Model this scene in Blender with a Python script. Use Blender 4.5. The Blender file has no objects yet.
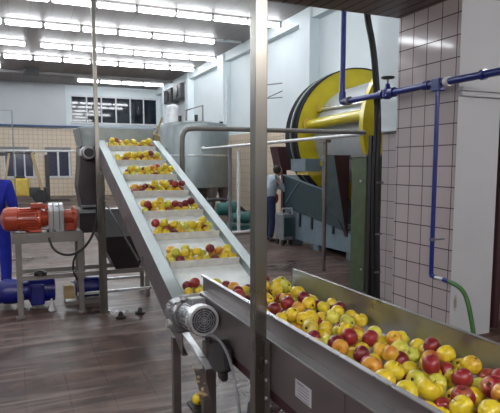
import bpy, math, random
from mathutils import Vector, Matrix, Euler
random.seed(7)
S = bpy.context.scene
COL = S.collection
PI = math.pi

# ------------------------------------------------------------------ materials
def new_mat(name):
    m = bpy.data.materials.new(name); m.use_nodes = True
    nt = m.node_tree; b = nt.nodes['Principled BSDF']
    return m, nt, b
def N(nt, t, **kw):
    n = nt.nodes.new(t)
    for k, v in kw.items(): setattr(n, k, v)
    return n
def coords(nt, swz='xyz'):
    tc = N(nt, 'ShaderNodeTexCoord')
    if swz == 'xyz': return tc.outputs['Object']
    s = N(nt, 'ShaderNodeSeparateXYZ'); c = N(nt, 'ShaderNodeCombineXYZ')
    nt.links.new(tc.outputs['Object'], s.inputs[0])
    for i, ch in enumerate(swz): nt.links.new(s.outputs['xyz'.index(ch)], c.inputs[i])
    return c.outputs[0]
def ramp(nt, fac, stops):
    r = N(nt, 'ShaderNodeValToRGB'); e = r.color_ramp.elements
    while len(e) < len(stops): e.new(.5)
    for i, (p, c) in enumerate(stops):
        e[i].position = p; e[i].color = (*c, 1) if len(c) == 3 else c
    nt.links.new(fac, r.inputs[0]); return r.outputs[0]
def noise(nt, vec, scale, detail=3, dist=0):
    n = N(nt, 'ShaderNodeTexNoise'); n.inputs['Scale'].default_value = scale
    n.inputs['Detail'].default_value = detail; n.inputs['Distortion'].default_value = dist
    nt.links.new(vec, n.inputs['Vector']); return n.outputs['Fac']
def bump(nt, b, h, strength=.2, dist=.01):
    bp = N(nt, 'ShaderNodeBump'); bp.inputs['Strength'].default_value = strength
    bp.inputs['Distance'].default_value = dist
    nt.links.new(h, bp.inputs['Height']); nt.links.new(bp.outputs[0], b.inputs['Normal'])
def mixc(nt, fac, a, c, mode='MIX'):
    m = N(nt, 'ShaderNodeMix', data_type='RGBA', blend_type=mode)
    for sock, v in ((m.inputs[0], fac), (m.inputs[6], a), (m.inputs[7], c)):
        if hasattr(v, 'links'): nt.links.new(v, sock)
        else: sock.default_value = v if not isinstance(v, tuple) else (*v, 1)
    return m.outputs[2]
def paint(name, col, rough=.5, metal=0., var=.12, scale=6., coat=0.):
    m, nt, b = new_mat(name)
    v = noise(nt, coords(nt), scale, 4)
    lo = tuple(c*(1-var) for c in col); hi = tuple(min(1, c*(1+var)) for c in col)
    nt.links.new(ramp(nt, v, [(.3, lo), (.7, hi)]), b.inputs['Base Color'])
    b.inputs['Roughness'].default_value = rough; b.inputs['Metallic'].default_value = metal
    b.inputs['Coat Weight'].default_value = coat
    return m
def steel(name, col, rough=.35, metal=.9, stretch=(1, 1, 1)):
    m, nt, b = new_mat(name)
    mp = N(nt, 'ShaderNodeMapping'); mp.inputs['Scale'].default_value = stretch
    nt.links.new(coords(nt), mp.inputs[0])
    v = noise(nt, mp.outputs[0], 9, 5)
    w = noise(nt, coords(nt), 2.3, 3)
    c = ramp(nt, v, [(.3, tuple(x*.8 for x in col)), (.7, tuple(min(1, x*1.15) for x in col))])
    c2 = mixc(nt, w, c, tuple(x*.7 for x in col))
    nt.links.new(c2, b.inputs['Base Color'])
    r = ramp(nt, v, [(.3, (rough*.8,)*3), (.7, (min(1, rough*1.3),)*3)])
    nt.links.new(r, b.inputs['Roughness']); b.inputs['Metallic'].default_value = metal
    return m
def tiles(name, c1, c2, grout, swz, size, off=(0, 0), mortar=.006, rough=.15, height=None):
    m, nt, b = new_mat(name)
    mp = N(nt, 'ShaderNodeMapping'); mp.inputs['Location'].default_value = (off[0], off[1], 0)
    nt.links.new(coords(nt, swz), mp.inputs[0])
    br = N(nt, 'ShaderNodeTexBrick'); br.offset = 0; br.squash = 1
    br.inputs['Scale'].default_value = 1; br.inputs['Mortar Size'].default_value = mortar
    br.inputs['Mortar Smooth'].default_value = .1; br.inputs['Brick Width'].default_value = size
    br.inputs['Row Height'].default_value = size
    br.inputs['Color1'].default_value = (*c1, 1); br.inputs['Color2'].default_value = (*c2, 1)
    br.inputs['Mortar'].default_value = (*grout, 1)
    nt.links.new(mp.outputs[0], br.inputs['Vector'])
    nt.links.new(br.outputs['Color'], b.inputs['Base Color'])
    r = ramp(nt, br.outputs['Fac'], [(0, (rough,)*3), (1, (.7,)*3)])
    nt.links.new(r, b.inputs['Roughness'])
    inv = N(nt, 'ShaderNodeMath', operation='SUBTRACT'); inv.inputs[0].default_value = 1
    nt.links.new(br.outputs['Fac'], inv.inputs[1])
    h = noise(nt, coords(nt), 5, 2)
    ad = N(nt, 'ShaderNodeMath', operation='MULTIPLY_ADD'); ad.inputs[1].default_value = .35
    nt.links.new(h, ad.inputs[0]); nt.links.new(inv.outputs[0], ad.inputs[2])
    bump(nt, b, ad.outputs[0], .25, .006)
    return m
def emit(name, col, s):
    m, nt, b = new_mat(name)
    b.inputs['Base Color'].default_value = (.9, .9, .9, 1)
    b.inputs['Emission Color'].default_value = (*col, 1); b.inputs['Emission Strength'].default_value = s
    return m
def planks(name, c1, c2, groove, axis, w, gw=.08, rough=.5):
    m, nt, b = new_mat(name)
    s = N(nt, 'ShaderNodeSeparateXYZ'); nt.links.new(coords(nt), s.inputs[0])
    d = N(nt, 'ShaderNodeMath', operation='DIVIDE'); d.inputs[1].default_value = w
    nt.links.new(s.outputs[axis], d.inputs[0])
    fr = N(nt, 'ShaderNodeMath', operation='FRACT'); nt.links.new(d.outputs[0], fr.inputs[0])
    fl = N(nt, 'ShaderNodeMath', operation='FLOOR'); nt.links.new(d.outputs[0], fl.inputs[0])
    wn = N(nt, 'ShaderNodeTexWhiteNoise', noise_dimensions='1D'); nt.links.new(fl.outputs[0], wn.inputs['W'])
    base = ramp(nt, wn.outputs['Value'], [(0, c1), (1, c2)])
    lt = N(nt, 'ShaderNodeMath', operation='LESS_THAN'); lt.inputs[1].default_value = gw
    nt.links.new(fr.outputs[0], lt.inputs[0])
    nt.links.new(mixc(nt, lt.outputs[0], base, groove), b.inputs['Base Color'])
    b.inputs['Roughness'].default_value = rough
    return m

M = {}
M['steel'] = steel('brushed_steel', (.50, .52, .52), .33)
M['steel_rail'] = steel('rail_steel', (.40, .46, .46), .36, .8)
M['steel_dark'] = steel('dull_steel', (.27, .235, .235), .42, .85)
M['steel_tank'] = steel('tank_steel', (.25, .285, .29), .36, .8, (1, 1, .2))
M['steel_post'] = steel('post_steel', (.27, .26, .23), .3, .95, (1, 1, .15))
M['grey_frame'] = paint('grey_frame_paint', (.21, .20, .185), .5, .2)
M['zinc'] = steel('bright_zinc', (.72, .74, .76), .3, .7)
M['cast'] = steel('cast_aluminium', (.38, .39, .41), .3, .85)
M['rubber'] = paint('black_rubber', (.012, .011, .014), .5)
M['black'] = paint('black_metal', (.02, .018, .02), .4, .2)
M['blackish'] = paint('dark_mill_metal', (.055, .045, .05), .38, .5)
M['mill_grey'] = paint('mill_grey_metal', (.24, .26, .27), .42, .5)
M['cable_grey'] = paint('grey_cable', (.16, .16, .18), .45)
M['belt'] = paint('white_food_belt', (.80, .88, .87), .3, 0, .08, 14)
M['bed'] = paint('white_trough_belt', (.62, .63, .66), .25, 0, .1, 9)
M['flight'] = paint('flight_strip', (.56, .56, .52), .45, 0, .15, 20)
M['red'] = paint('red_orange_enamel', (.38, .048, .018), .35, 0, .1, 5, .3)
M['blue_motor'] = paint('deep_blue_enamel', (.004, .010, .19), .35, 0, .2, 5, .2)
M['blue_pipe'] = paint('blue_pipe_paint', (.008, .020, .19), .35, 0, .15, 12, .2)
M['blue_cloth'] = paint('blue_overall_cloth', (.008, .018, .33), .85, 0, .2, 9)
M['navy_cloth'] = paint('navy_trouser_cloth', (.012, .018, .06), .85, 0, .2, 9)
M['pale_cloth'] = paint('pale_blue_shirt_cloth', (.30, .36, .42), .85)
M['red_cloth'] = paint('red_apron_cloth', (.32, .02, .025), .8)
M['skin'] = paint('skin', (.50, .28, .20), .55)
M['hair'] = paint('dark_hair', (.02, .015, .012), .7)
M['shoe'] = paint('black_shoe', (.015, .014, .014), .5)
M['yellow'] = paint('yellow_enamel', (.56, .46, .012), .32, 0, .12, 3, .2)
M['yellow_dull'] = paint('dull_yellow_paint', (.50, .36, .06), .5)
M['tan_paint'] = paint('tan_paint', (.40, .30, .15), .6)
M['drum_white'] = paint('drum_pale_metal', (.40, .43, .46), .35, .2, .05)
M['dark_grey'] = paint('dark_grey_rubber', (.026, .030, .034), .5)
M['matte_black'] = paint('matte_dark_rubber', (.022, .025, .028), .95)
M['matte_black'].node_tree.nodes['Principled BSDF'].inputs['Specular IOR Level'].default_value = .1
M['pale_blue'] = paint('pale_blue_pipe_paint', (.10, .15, .30), .5)
M['teal'] = paint('dark_teal_paint', (.018, .042, .050), .5)
M['teal_green'] = paint('teal_green_paint', (.02, .11, .10), .45)
M['blue_grey'] = paint('blue_grey_paint', (.14, .19, .225), .5)
M['maroon'] = paint('maroon_paint', (.055, .018, .024), .5)
M['green_post'] = paint('olive_green_paint', (.060, .090, .040), .5, 0, .2, 7)
M['green_hose'] = paint('green_hose_rubber', (.05, .16, .035), .4)
M['white_pipe'] = paint('white_pipe_paint', (.62, .63, .64), .4)
M['white_wall'] = paint('white_wall_paint', (.66, .73, .755), .6, 0, .03, 1.2)
M['grey_wall'] = paint('grey_wall_paint', (.52, .55, .57), .6, 0, .03, 1.2)
M['frame_white'] = paint('white_window_frame', (.62, .64, .66), .5)
M['shutter'] = paint('grey_shutter_box', (.25, .24, .24), .6)
M['tile_back'] = tiles('beige_wall_tiles', (.64, .53, .40), (.67, .56, .43), (.50, .41, .32), 'xzy', .25, (0, .05), .02, .4)
M['tile_side'] = tiles('beige_side_tiles', (.64, .53, .40), (.67, .56, .43), (.52, .43, .34), 'yzx', .25, (0, .05), .015, .4)
M['tile_col'] = tiles('pale_pink_tiles', (.455, .40, .405), (.49, .43, .43), (.06, .04, .045), 'yzx', .2035, (.055, .133), .0055, .07)
M['tile_part'] = tiles('pale_pink_partition_tiles', (.42, .37, .375), (.45, .395, .395), (.10, .07, .08), 'yzx', .2035, (.12, .15), .0045, .15)
M['tile_front'] = tiles('brown_pink_tiles', (.30, .20, .19), (.33, .22, .20), (.09, .06, .06), 'xzy', .2035, (.1, .133), .006, .3)
M['lowceil'] = planks('reddish_ceiling_slats', (.165, .095, .095), (.20, .12, .118), (.012, .006, .007), 0, .135, .2, .5)
M['hallceil'] = planks('hall_ceiling_boards', (.215, .185, .178), (.245, .215, .205), (.15, .125, .12), 0, .6, .04, .5)
M['lamp'] = emit('fluorescent_glow', (.92, .96, 1.0), 13)
M['lampbody'] = paint('lamp_tray_white', (.75, .75, .75), .4)
M['added_lamp_near'] = emit('added_entry_glow', (1.0, .95, .94), 68.0)  # glow of the lamps added out of view to brighten the foreground
M['glass'] = paint('dark_window_glass', (.012, .016, .024), .04)
M['glass2'] = paint('dark_low_window_glass', (.05, .055, .09), .12)
M['plate'] = paint('pale_nameplate', (.42, .42, .46), .4)
M['ink'] = paint('nameplate_ink', (.16, .16, .19), .5)
M['bundle'] = paint('tan_cardboard', (.38, .29, .15), .8)
M['stem'] = paint('apple_stem', (.10, .06, .02), .8)
M['calyx'] = paint('apple_calyx', (.06, .035, .015), .9)

# column front paint with a brown run-down stain
def column_paint():
    m, nt, b = new_mat('column_white_paint')
    v = noise(nt, coords(nt), 1.5, 4)
    base = ramp(nt, v, [(.3, (.58, .605, .625)), (.7, (.63, .655, .675))])
    mp = N(nt, 'ShaderNodeMapping'); mp.vector_type = 'POINT'
    mp.inputs['Location'].default_value = (-3.915*22, 0, -.36*7); mp.inputs['Scale'].default_value = (22, 0, 7)
    nt.links.new(coords(nt), mp.inputs[0])
    ln = N(nt, 'ShaderNodeVectorMath', operation='LENGTH'); nt.links.new(mp.outputs[0], ln.inputs[0])
    ad = N(nt, 'ShaderNodeMath', operation='MULTIPLY_ADD'); ad.inputs[1].default_value = .6
    nt.links.new(noise(nt, coords(nt), 25, 3), ad.inputs[0]); nt.links.new(ln.outputs['Value'], ad.inputs[2])
    f = ramp(nt, ad.outputs[0], [(.55, (.75, .75, .75)), (.95, (0, 0, 0))])
    nt.links.new(mixc(nt, f, base, (.22, .14, .08)), b.inputs['Base Color'])
    b.inputs['Roughness'].default_value = .6
    return m
M['column'] = column_paint()

def floor_mat():
    m, nt, b = new_mat('wet_brown_floor_tiles')
    br = N(nt, 'ShaderNodeTexBrick'); br.offset = 0
    br.inputs['Scale'].default_value = 1; br.inputs['Mortar Size'].default_value = .005
    br.inputs['Brick Width'].default_value = .3; br.inputs['Row Height'].default_value = .3
    br.inputs['Color1'].default_value = (.112, .066, .050, 1); br.inputs['Color2'].default_value = (.130, .078, .060, 1)
    br.inputs['Mortar'].default_value = (.045, .030, .026, 1)
    nt.links.new(coords(nt), br.inputs['Vector'])
    n1 = noise(nt, coords(nt), .9, 6, .6); n2 = noise(nt, coords(nt), 5, 6, .3)
    mp = N(nt, 'ShaderNodeMapping'); mp.inputs['Scale'].default_value = (.6, 5, 1); mp.inputs['Rotation'].default_value = (0, 0, .25)
    nt.links.new(coords(nt), mp.inputs[0]); n3 = noise(nt, mp.outputs[0], 1.6, 6, .5)
    c = mixc(nt, ramp(nt, n1, [(.40, (0, 0, 0)), (.60, (.85, .85, .85))]), br.outputs['Color'], (.038, .020, .017))
    c = mixc(nt, ramp(nt, n2, [(.46, (0, 0, 0)), (.60, (.8, .8, .8))]), c, (.045, .03, .026))
    c = mixc(nt, ramp(nt, n3, [(.50, (0, 0, 0)), (.66, (.55, .55, .55))]), c, (.26, .20, .175))  # pale streaks put the floor's glare into the base colour
    nt.links.new(c, b.inputs['Base Color'])
    nt.links.new(ramp(nt, n1, [(.36, (.5,)*3), (.66, (.24,)*3)]), b.inputs['Roughness'])
    b.inputs['Specular IOR Level'].default_value = .22
    bump(nt, b, n2, .06, .01)
    return m
M['floor'] = floor_mat()

def apple_mat(name, c_main, c_alt, c_spot, blush):
    m, nt, b = new_mat(name)
    oi = N(nt, 'ShaderNodeObjectInfo')
    mp = N(nt, 'ShaderNodeMapping'); nt.links.new(coords(nt), mp.inputs[0])
    ad = N(nt, 'ShaderNodeVectorMath', operation='MULTIPLY_ADD')
    ad.inputs[1].default_value = (9, 9, 9)
    cx = N(nt, 'ShaderNodeCombineXYZ')
    for i in range(3): nt.links.new(oi.outputs['Random'], cx.inputs[i])
    nt.links.new(cx.outputs[0], ad.inputs[0]); nt.links.new(coords(nt), ad.inputs[2])
    v = noise(nt, ad.outputs[0], 14, 3)
    w = noise(nt, ad.outputs[0], 45, 3)
    base = mixc(nt, oi.outputs['Random'], c_main, c_alt)
    c = mixc(nt, ramp(nt, v, [(blush-.06, (0, 0, 0)), (blush+.1, (.85, .85, .85))]), base, c_spot)
    c = mixc(nt, ramp(nt, w, [(.62, (0, 0, 0)), (.75, (.35, .35, .35))]), c, tuple(x*.55 for x in c_main))
    nt.links.new(c, b.inputs['Base Color'])
    b.inputs['Roughness'].default_value = .3
    b.inputs['Coat Weight'].default_value = .15
    return m
AP = {
 'yellow': apple_mat('yellow_apple_skin', (.72, .52, .022), (.66, .55, .03), (.62, .36, .05), .64),
 'green': apple_mat('yellow_green_apple_skin', (.50, .52, .06), (.62, .60, .08), (.66, .50, .08), .60),
 'blushed': apple_mat('orange_blushed_apple_skin', (.68, .42, .035), (.62, .30, .04), (.44, .08, .03), .55),
 'red': apple_mat('red_apple_skin', (.22, .014, .02), (.30, .028, .03), (.42, .16, .07), .60),
 'crimson': apple_mat('dark_red_apple_skin', (.12, .009, .016), (.18, .015, .02), (.28, .06, .04), .62),
}

# ------------------------------------------------------------------ mesh builder
class MB:
    def __init__(s): s.v = []; s.f = []; s.sm = []
    def add(s, vs, fs, smooth=False):
        o = len(s.v); s.v += [Vector(v) for v in vs]
        s.f += [tuple(i+o for i in f) for f in fs]; s.sm += [smooth]*len(fs)
        return s
    def box(s, x0, x1, y0, y1, z0, z1, mat=None):
        vs = [Vector((x, y, z)) for z in (z0, z1) for y in (y0, y1) for x in (x0, x1)]
        if mat: vs = [mat @ v for v in vs]
        return s.add(vs, [(0, 2, 3, 1), (4, 5, 7, 6), (0, 1, 5, 4), (2, 6, 7, 3), (0, 4, 6, 2), (1, 3, 7, 5)])
    def hexa(s, a, b):      # a, b: lower and upper quads in same order
        vs = list(a)+list(b)
        return s.add(vs, [(3, 2, 1, 0), (4, 5, 6, 7), (0, 1, 5, 4), (1, 2, 6, 5), (2, 3, 7, 6), (3, 0, 4, 7)])
    def prism(s, poly, off):  # poly extruded by vector off
        n = len(poly); off = Vector(off)
        vs = [Vector(p) for p in poly]+[Vector(p)+off for p in poly]
        return s.add(vs, [tuple(range(n))[::-1], tuple(range(n, 2*n))]+[(i, (i+1) % n, n+(i+1) % n, n+i) for i in range(n)])
    def lathe(s, p, ax, prof, n=24, closed=False):  # prof: list of (t along axis, r)
        p = Vector(p); ax = Vector(ax).normalized()
        u = ax.orthogonal().normalized(); w = ax.cross(u)
        vs = []; fs = []
        for t, r in prof:
            for k in range(n):
                a = 2*PI*k/n; vs.append(p+ax*t+(u*math.cos(a)+w*math.sin(a))*max(r, 1e-5))
        m = len(prof)
        for i in range(m-1 if not closed else m):
            j = (i+1) % m
            for k in range(n): fs.append((i*n+k, i*n+(k+1) % n, j*n+(k+1) % n, j*n+k))
        if not closed:
            if prof[0][1] > 1e-4: fs.append(tuple(range(n))[::-1])
            if prof[-1][1] > 1e-4: fs.append(tuple(range((m-1)*n, m*n)))
        return s.add(vs, fs, True)
    def cyl(s, a, b, r, r2=None, n=20):
        a = Vector(a); b = Vector(b)
        return s.lathe(a, b-a, [(0, r), ((b-a).length, r if r2 is None else r2)], n)
    def tube(s, pts, r, n=10, smooth_pts=0):
        P = [Vector(p) for p in pts]
        for _ in range(smooth_pts):
            Q = [P[0]]
            for a, b in zip(P, P[1:]): Q += [a.lerp(b, .25), a.lerp(b, .75)]
            P = Q+[P[-1]]
        vs = []; fs = []; u = None
        for i, p in enumerate(P):
            t = (P[min(i+1, len(P)-1)]-P[max(i-1, 0)]).normalized()
            u = t.orthogonal().normalized() if u is None else (u-t*u.dot(t)).normalized()
            w = t.cross(u)
            for k in range(n):
                a = 2*PI*k/n; vs.append(p+(u*math.cos(a)+w*math.sin(a))*r)
        for i in range(len(P)-1):
            for k in range(n): fs.append((i*n+k, i*n+(k+1) % n, (i+1)*n+(k+1) % n, (i+1)*n+k))
        fs.append(tuple(range(n))[::-1]); fs.append(tuple(range((len(P)-1)*n, len(P)*n)))
        return s.add(vs, fs, True)
    def bar(s, a, b, w, h=None, up=(0, 0, 1)):  # rectangular bar between points
        a = Vector(a); b = Vector(b); h = h or w; t = (b-a).normalized(); up = Vector(up)
        if abs(t.dot(up)) > .98: up = Vector((0, 1, 0))
        x = t.cross(up).normalized(); z = x.cross(t)
        q = lambda c: [c-x*w/2-z*h/2, c+x*w/2-z*h/2, c+x*w/2+z*h/2, c-x*w/2+z*h/2]
        return s.hexa(q(a), q(b))
    def ball(s, c, r, n=16, sc=(1, 1, 1)):
        c = Vector(c); vs = []; fs = []; m = n//2
        for i in range(m+1):
            th = PI*i/m
            for k in range(n):
                a = 2*PI*k/n
                vs.append(c+Vector((r*sc[0]*math.sin(th)*math.cos(a), r*sc[1]*math.sin(th)*math.sin(a), r*sc[2]*math.cos(th))))
        for i in range(m):
            for k in range(n): fs.append((i*n+k, (i+1)*n+k, (i+1)*n+(k+1) % n, i*n+(k+1) % n))
        return s.add(vs, fs, True)
    def build(s, name, mat, parent=None, origin=None, bevel=0):
        O = Vector(origin) if origin is not None else Vector((0, 0, 0))
        if parent is not None: O = root_loc(parent)
        me = bpy.data.meshes.new(name)
        me.from_pydata([tuple(v-O) for v in s.v], [], s.f)
        me.polygons.foreach_set('use_smooth', s.sm); me.materials.append(M[mat] if isinstance(mat, str) else mat)
        me.update()
        if any(s.sm):
            try: me.set_sharp_from_angle(angle=math.radians(38))
            except Exception: pass
        ob = bpy.data.objects.new(name, me); COL.objects.link(ob)
        if parent is not None: ob.parent = parent
        else: ob.location = O
        if bevel:
            b = ob.modifiers.new('bevel', 'BEVEL'); b.width = bevel; b.segments = 2; b.limit_method = 'ANGLE'
        return ob
def root_loc(o):
    L = Vector(o.location)
    while o.parent: o = o.parent; L += Vector(o.location)
    return L
def tag(o, label=None, cat=None, group=None, kind=None):
    if label: o['label'] = label
    if cat: o['category'] = cat
    if group: o['group'] = group
    if kind: o['kind'] = kind
    return o
def thing(name, label, cat, loc, group=None):
    o = bpy.data.objects.new(name, None); o.empty_display_size = .1; COL.objects.link(o); o.location = loc
    return tag(o, label, cat, group)
def struct(name, mb, mat, parent=None):
    o = mb.build(name, mat, parent)
    o['kind'] = 'structure'; return o
def solo(name, mb, mat, label, cat, origin, group=None, bevel=0):
    return tag(mb.build(name, mat, None, origin, bevel), label, cat, group)

# ------------------------------------------------------------------ setting
HC = 6.3; LC = 3.27; BY = 33.0; SX = 8.2
struct('floor', MB().box(-8.2, 9, -5, BY+.3, -.2, 0), 'floor')
struct('ceiling', MB().box(-8.2, 9, 4.86, BY+.3, HC, HC+.15), 'hallceil')
struct('ceiling_entry', MB().box(-8.2, 9, -5, 4.86, LC, LC+.25), 'lowceil')
struct('wall_above_entry', MB().box(-8.2, 9, 4.61, 4.86, LC+.25, HC+.1), 'grey_wall')
TB = 3.82
struct('wall_back', MB().box(-8.2, 9, BY, BY+.3, 0, TB), 'tile_back')
struct('wall_back_upper', MB().box(-8.2, 9, BY-.03, BY+.3, TB, HC), 'white_wall')
struct('trim_back_left', MB().box(-8.0, 2.78, BY-.25, BY-.03, TB+.15, HC-.0), 'grey_wall')
struct('wall_left', MB().box(-8.4, -8.2, -5, BY+.3, 0, HC), 'grey_wall')
struct('wall_right', MB().box(SX+.1, SX+.35, 4.86, BY, 0, HC), 'white_wall')
struct('wall_right_dado', MB().box(SX+.04, SX+.1, 4.9, BY-.03, 0, 2.95), 'tile_side')
struct('wall_behind_camera', MB().box(-8.2, 9, -5.2, -5, 0, LC), 'grey_wall')
# ribs of the right wall
struct('trim_right_top', MB().box(SX-.15, SX+.1, 4.9, BY-.03, 5.95, HC), 'white_wall')
for i, (a, b) in enumerate([(14.1, 14.75), (21.2, 21.9), (26.2, 26.7), (9.0, 9.5), (31.0, 31.4)]):
    struct('trim_pilaster_%d' % (i+1), MB().box(SX-.22, SX+.1, a, b, 0, 6.25), 'white_wall')
# column, partition and neighbouring wall on the right
struct('wall_column_side', MB().box(3.85, 3.90, 3.971, 4.86, 0, LC), 'tile_col')
struct('wall_column', MB().box(3.852, 4.39, 3.97, 4.86, 0, LC), 'column')
struct('wall_partition', MB().box(4.15, 4.4, 4.86, 5.50, 0, 2.3), 'tile_part')
struct('wall_partition_upper', MB().box(4.10, 4.4, 4.86, 5.57, 2.11, HC), 'white_wall')
struct('wall_right_entry', MB().box(4.39, 9, 4.3, 4.5, 0, LC), 'tile_front')
struct('trim_column_ledge', MB().box(3.835, 5.0, 3.90, 3.97, 2.40, 2.43).box(3.86, 5.0, 3.93, 3.97, 2.355, 2.40), 'column')

# upper window strip in the back wall
def window_strip(name, x0, x1, z0, z1, xs, glass, depth=BY-.03, fw=.07):
    w = struct(name, MB().box(x0-.02, x1+.02, depth-.03, depth, z0-.02, z1+.02), glass)
    fr = MB().box(x0-.1, x1+.1, depth-.09, depth-.0, z0-.1, z0).box(x0-.1, x1+.1, depth-.09, depth, z1, z1+.1)
    for x in xs: fr.box(x-fw/2, x+fw/2, depth-.085, depth-.001, z0, z1)
    struct('window_frame', fr, 'frame_white', w)
    return w
window_strip('window_1', 3.15, 8.0, 4.22, 5.66, [3.95, 4.78, 5.62, 6.45, 7.25], 'glass')
window_strip('window_2', -.55, 1.0, 1.13, 2.52, [-.52, .0, .5, .97], 'glass2', BY, .08)
window_strip('window_3', 1.62, 2.95, 1.13, 2.52, [1.65, 2.28, 2.90], 'glass2', BY, .1)
window_strip('window_4', -3.2, -1.8, 1.13, 2.52, [-3.1, -2.5, -1.9], 'glass2', BY, .1)
for i, (a, b) in enumerate([(-.7, .75), (1.6, 2.98), (-3.3, -1.7)]):
    struct('trim_shutter_box_%d' % (i+1), MB().box(a, b, BY-.2, BY, 2.62, 2.76), 'shutter')

# ------------------------------------------------------------------ lamps
lamp0 = None
def lamp(x, y, z, row, L=1.06, first=None):
    t = thing('fluorescent_lamp', 'white fluorescent batten lamp glowing in the '+row, 'ceiling light', (x, y, z), 'lamps of the '+row)
    return t
def lamp_proto():
    t = thing('fluorescent_lamp', 'x', 'ceiling light', (0, 0, 0))
    MB().box(-.54, .54, -.09, .09, 0, .06).build('tray', 'lampbody', t)
    MB().tube([(-.51, 0, -.05), (-.49, 0, -.05), (.49, 0, -.05), (.51, 0, -.05)], .078, 10).build('glowing_tube', 'lamp', t)
    for q in (-.545, .545): MB().box(q-.015, q+.015, -.07, .07, -.11, .02).build('end_cap', 'lampbody', t)
    return t
def copy_tree(o, parent=None):
    c = o.copy(); COL.objects.link(c); c.parent = parent
    for ch in o.children: copy_tree(ch, c)
    return c
P = 1.17
rows = [  # name, Y, start X list
 ('added ceiling row just above the view', 13.1, [(-.1+P*k) for k in range(6)]),  # unseen row, added for its light
 ('uppermost full ceiling row', 16.1, [1.66-P*2, 1.66-P, 1.66, 2.83, 3.99, 5.13, 6.30, 7.42]),
 ('second full ceiling row from the top', 19.1, [-.73, .44, 1.61, 2.79, 3.97, 5.13, 6.29]),
 ('third full ceiling row from the top', 22.2, [.0, 1.61, 2.78, 3.95, 5.1, 6.28, 7.42]),
 ('fourth full ceiling row from the top', 24.9, [-.9, .3, 1.47, 2.64, 3.81, 4.98, 6.15, 7.32]),
 ('short ceiling row in front of the back windows', 30.3, [3.75, 4.92, 6.08, 7.25]),
]
lp = lamp_proto(); used = False
lamplab = {}
for name, y, xs in rows:
    for x in xs:
        o = lp if not used else copy_tree(lp); used = True
        o.location = (x, y, HC-.06)
        o['label'] = 'white fluorescent lamp glowing in the '+name; o['group'] = 'lamps in the '+name
o = copy_tree(lp); o.location = (-.95, 27.5, HC-.06); o['label'] = 'lone fluorescent lamp at the left edge below the lamp rows'; 
if 'group' in o: del o['group']
for y in (6.5, 9.8, 13.1, 16.1, 19.1, 22.2, 24.9):  # extra lamp lines out of view, added to brighten the hall
    xa, xb = (-7.5, -2.2) if y > 13 else (-7.5, 7.2)
    if y == 13.1: xa, xb = -7.5, -.9
    Lb = thing('added_lamp_line', 'long added fluorescent lamp line out of view, brightening the hall', 'ceiling light', ((xa+xb)/2, y, HC-.08), 'added lamp lines out of view')
    MB().box(xa, xb, y-.09, y+.09, HC-.08, HC).build('tray', 'lampbody', Lb)
    MB().tube([(xa, y, HC-.13), (xb, y, HC-.13)], .07, 8).build('glowing_tube', 'lamp', Lb)
# conduit rail on ceiling at the wired end of row three
solo('ceiling_conduit', MB().box(6.9, 8.0, 19.06, 19.14, HC-.07, HC), 'zinc', 'thin conduit on the ceiling running on from the end of a lamp row', 'conduit', (7.4, 19.1, HC-.035))
solo('ceiling_speaker', MB().box(.55, 1.25, 28.3, 28.7, HC-.25, HC), 'dark_grey', 'small dark box hanging from the ceiling near the left of the back wall', 'box', (.9, 28.5, HC-.1))
# beam in front of the back wall
struct('trim_ceiling_beam', MB().box(-8.2, 8.0, 29.0, 29.3, HC-.12, HC), 'shutter')
# unseen lamps added on the low ceiling to brighten the foreground
for k, (x, y) in enumerate([(0.2, -1.4), (2.3, -1.4), (-2.0, -1.4), (-1.8, 2.2), (6.4, 0.5)]):
    t = thing('added_entry_lamp', 'added unseen fluorescent lamp brightening the entry bay', 'ceiling light', (x, y, LC-.05), 'added lamps of the entry bay')
    MB().box(x-.6, x+.6, y-.1, y+.1, LC-.05, LC).build('tray', 'lampbody', t)
    MB().tube([(x-.57, y, LC-.09), (x+.57, y, LC-.09)], .045, 10).build('glowing_tube', 'added_lamp_near', t)

# ------------------------------------------------------------------ feed trough
T = thing('feed_trough_conveyor', 'long stainless steel feed trough full of apples in the foreground', 'conveyor', (1.3, 1.4, 0))
Y0, Y1 = -.5, 3.0
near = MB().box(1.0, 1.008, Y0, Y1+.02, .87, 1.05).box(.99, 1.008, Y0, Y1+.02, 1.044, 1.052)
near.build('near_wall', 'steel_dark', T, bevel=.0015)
MB().box(.95, 1.0, Y0, Y1-.06, .967, .975).build('ledge', 'steel', T, bevel=.0015)
MB().box(.988, 1.009, Y0, Y1+.02, 1.052, 1.056).build('top_rim', 'zinc', T)
MB().box(.95, .957, Y0, 2.93, .762, .967).box(.957, .975, Y0, 2.93, .762, .769).build('side_panel', 'steel_dark', T)
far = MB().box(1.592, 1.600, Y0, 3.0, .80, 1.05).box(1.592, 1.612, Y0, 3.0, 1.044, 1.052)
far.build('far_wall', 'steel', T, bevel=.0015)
MB().box(1.008, 1.592, Y0, 3.02, .86, .90).build('trough_belt', 'bed', T)
MB().box(.97, 1.59, Y0, 2.9, .70, .76).build('under_frame', 'maroon', T)
MB().box(.9475, .95, 1.42, 1.428, .765, .965).build('panel_seam', 'steel_dark', T)
for x, y in ((.96, 2.8), (1.57, 2.8), (.96, .6), (1.57, .6)):
    MB().box(x-.03, x+.03, y-.03, y+.03, 0, .72).cyl((x, y, 0), (x, y, .02), .055).build('leg', 'steel_dark', T)
# name plate
NP = MB().box(.948, .95, 1.635, 1.755, .825, .893).build('nameplate', 'plate', T)
ln = MB()
for k in range(5): ln.box(.9472, .948, 1.65, 1.74-.012*(k % 2), .879-k*.012, .882-k*.012)
ln.box(.9472, .948, 1.69, 1.742, .884, .8885)
ln.build('print', 'ink', NP)

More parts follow.
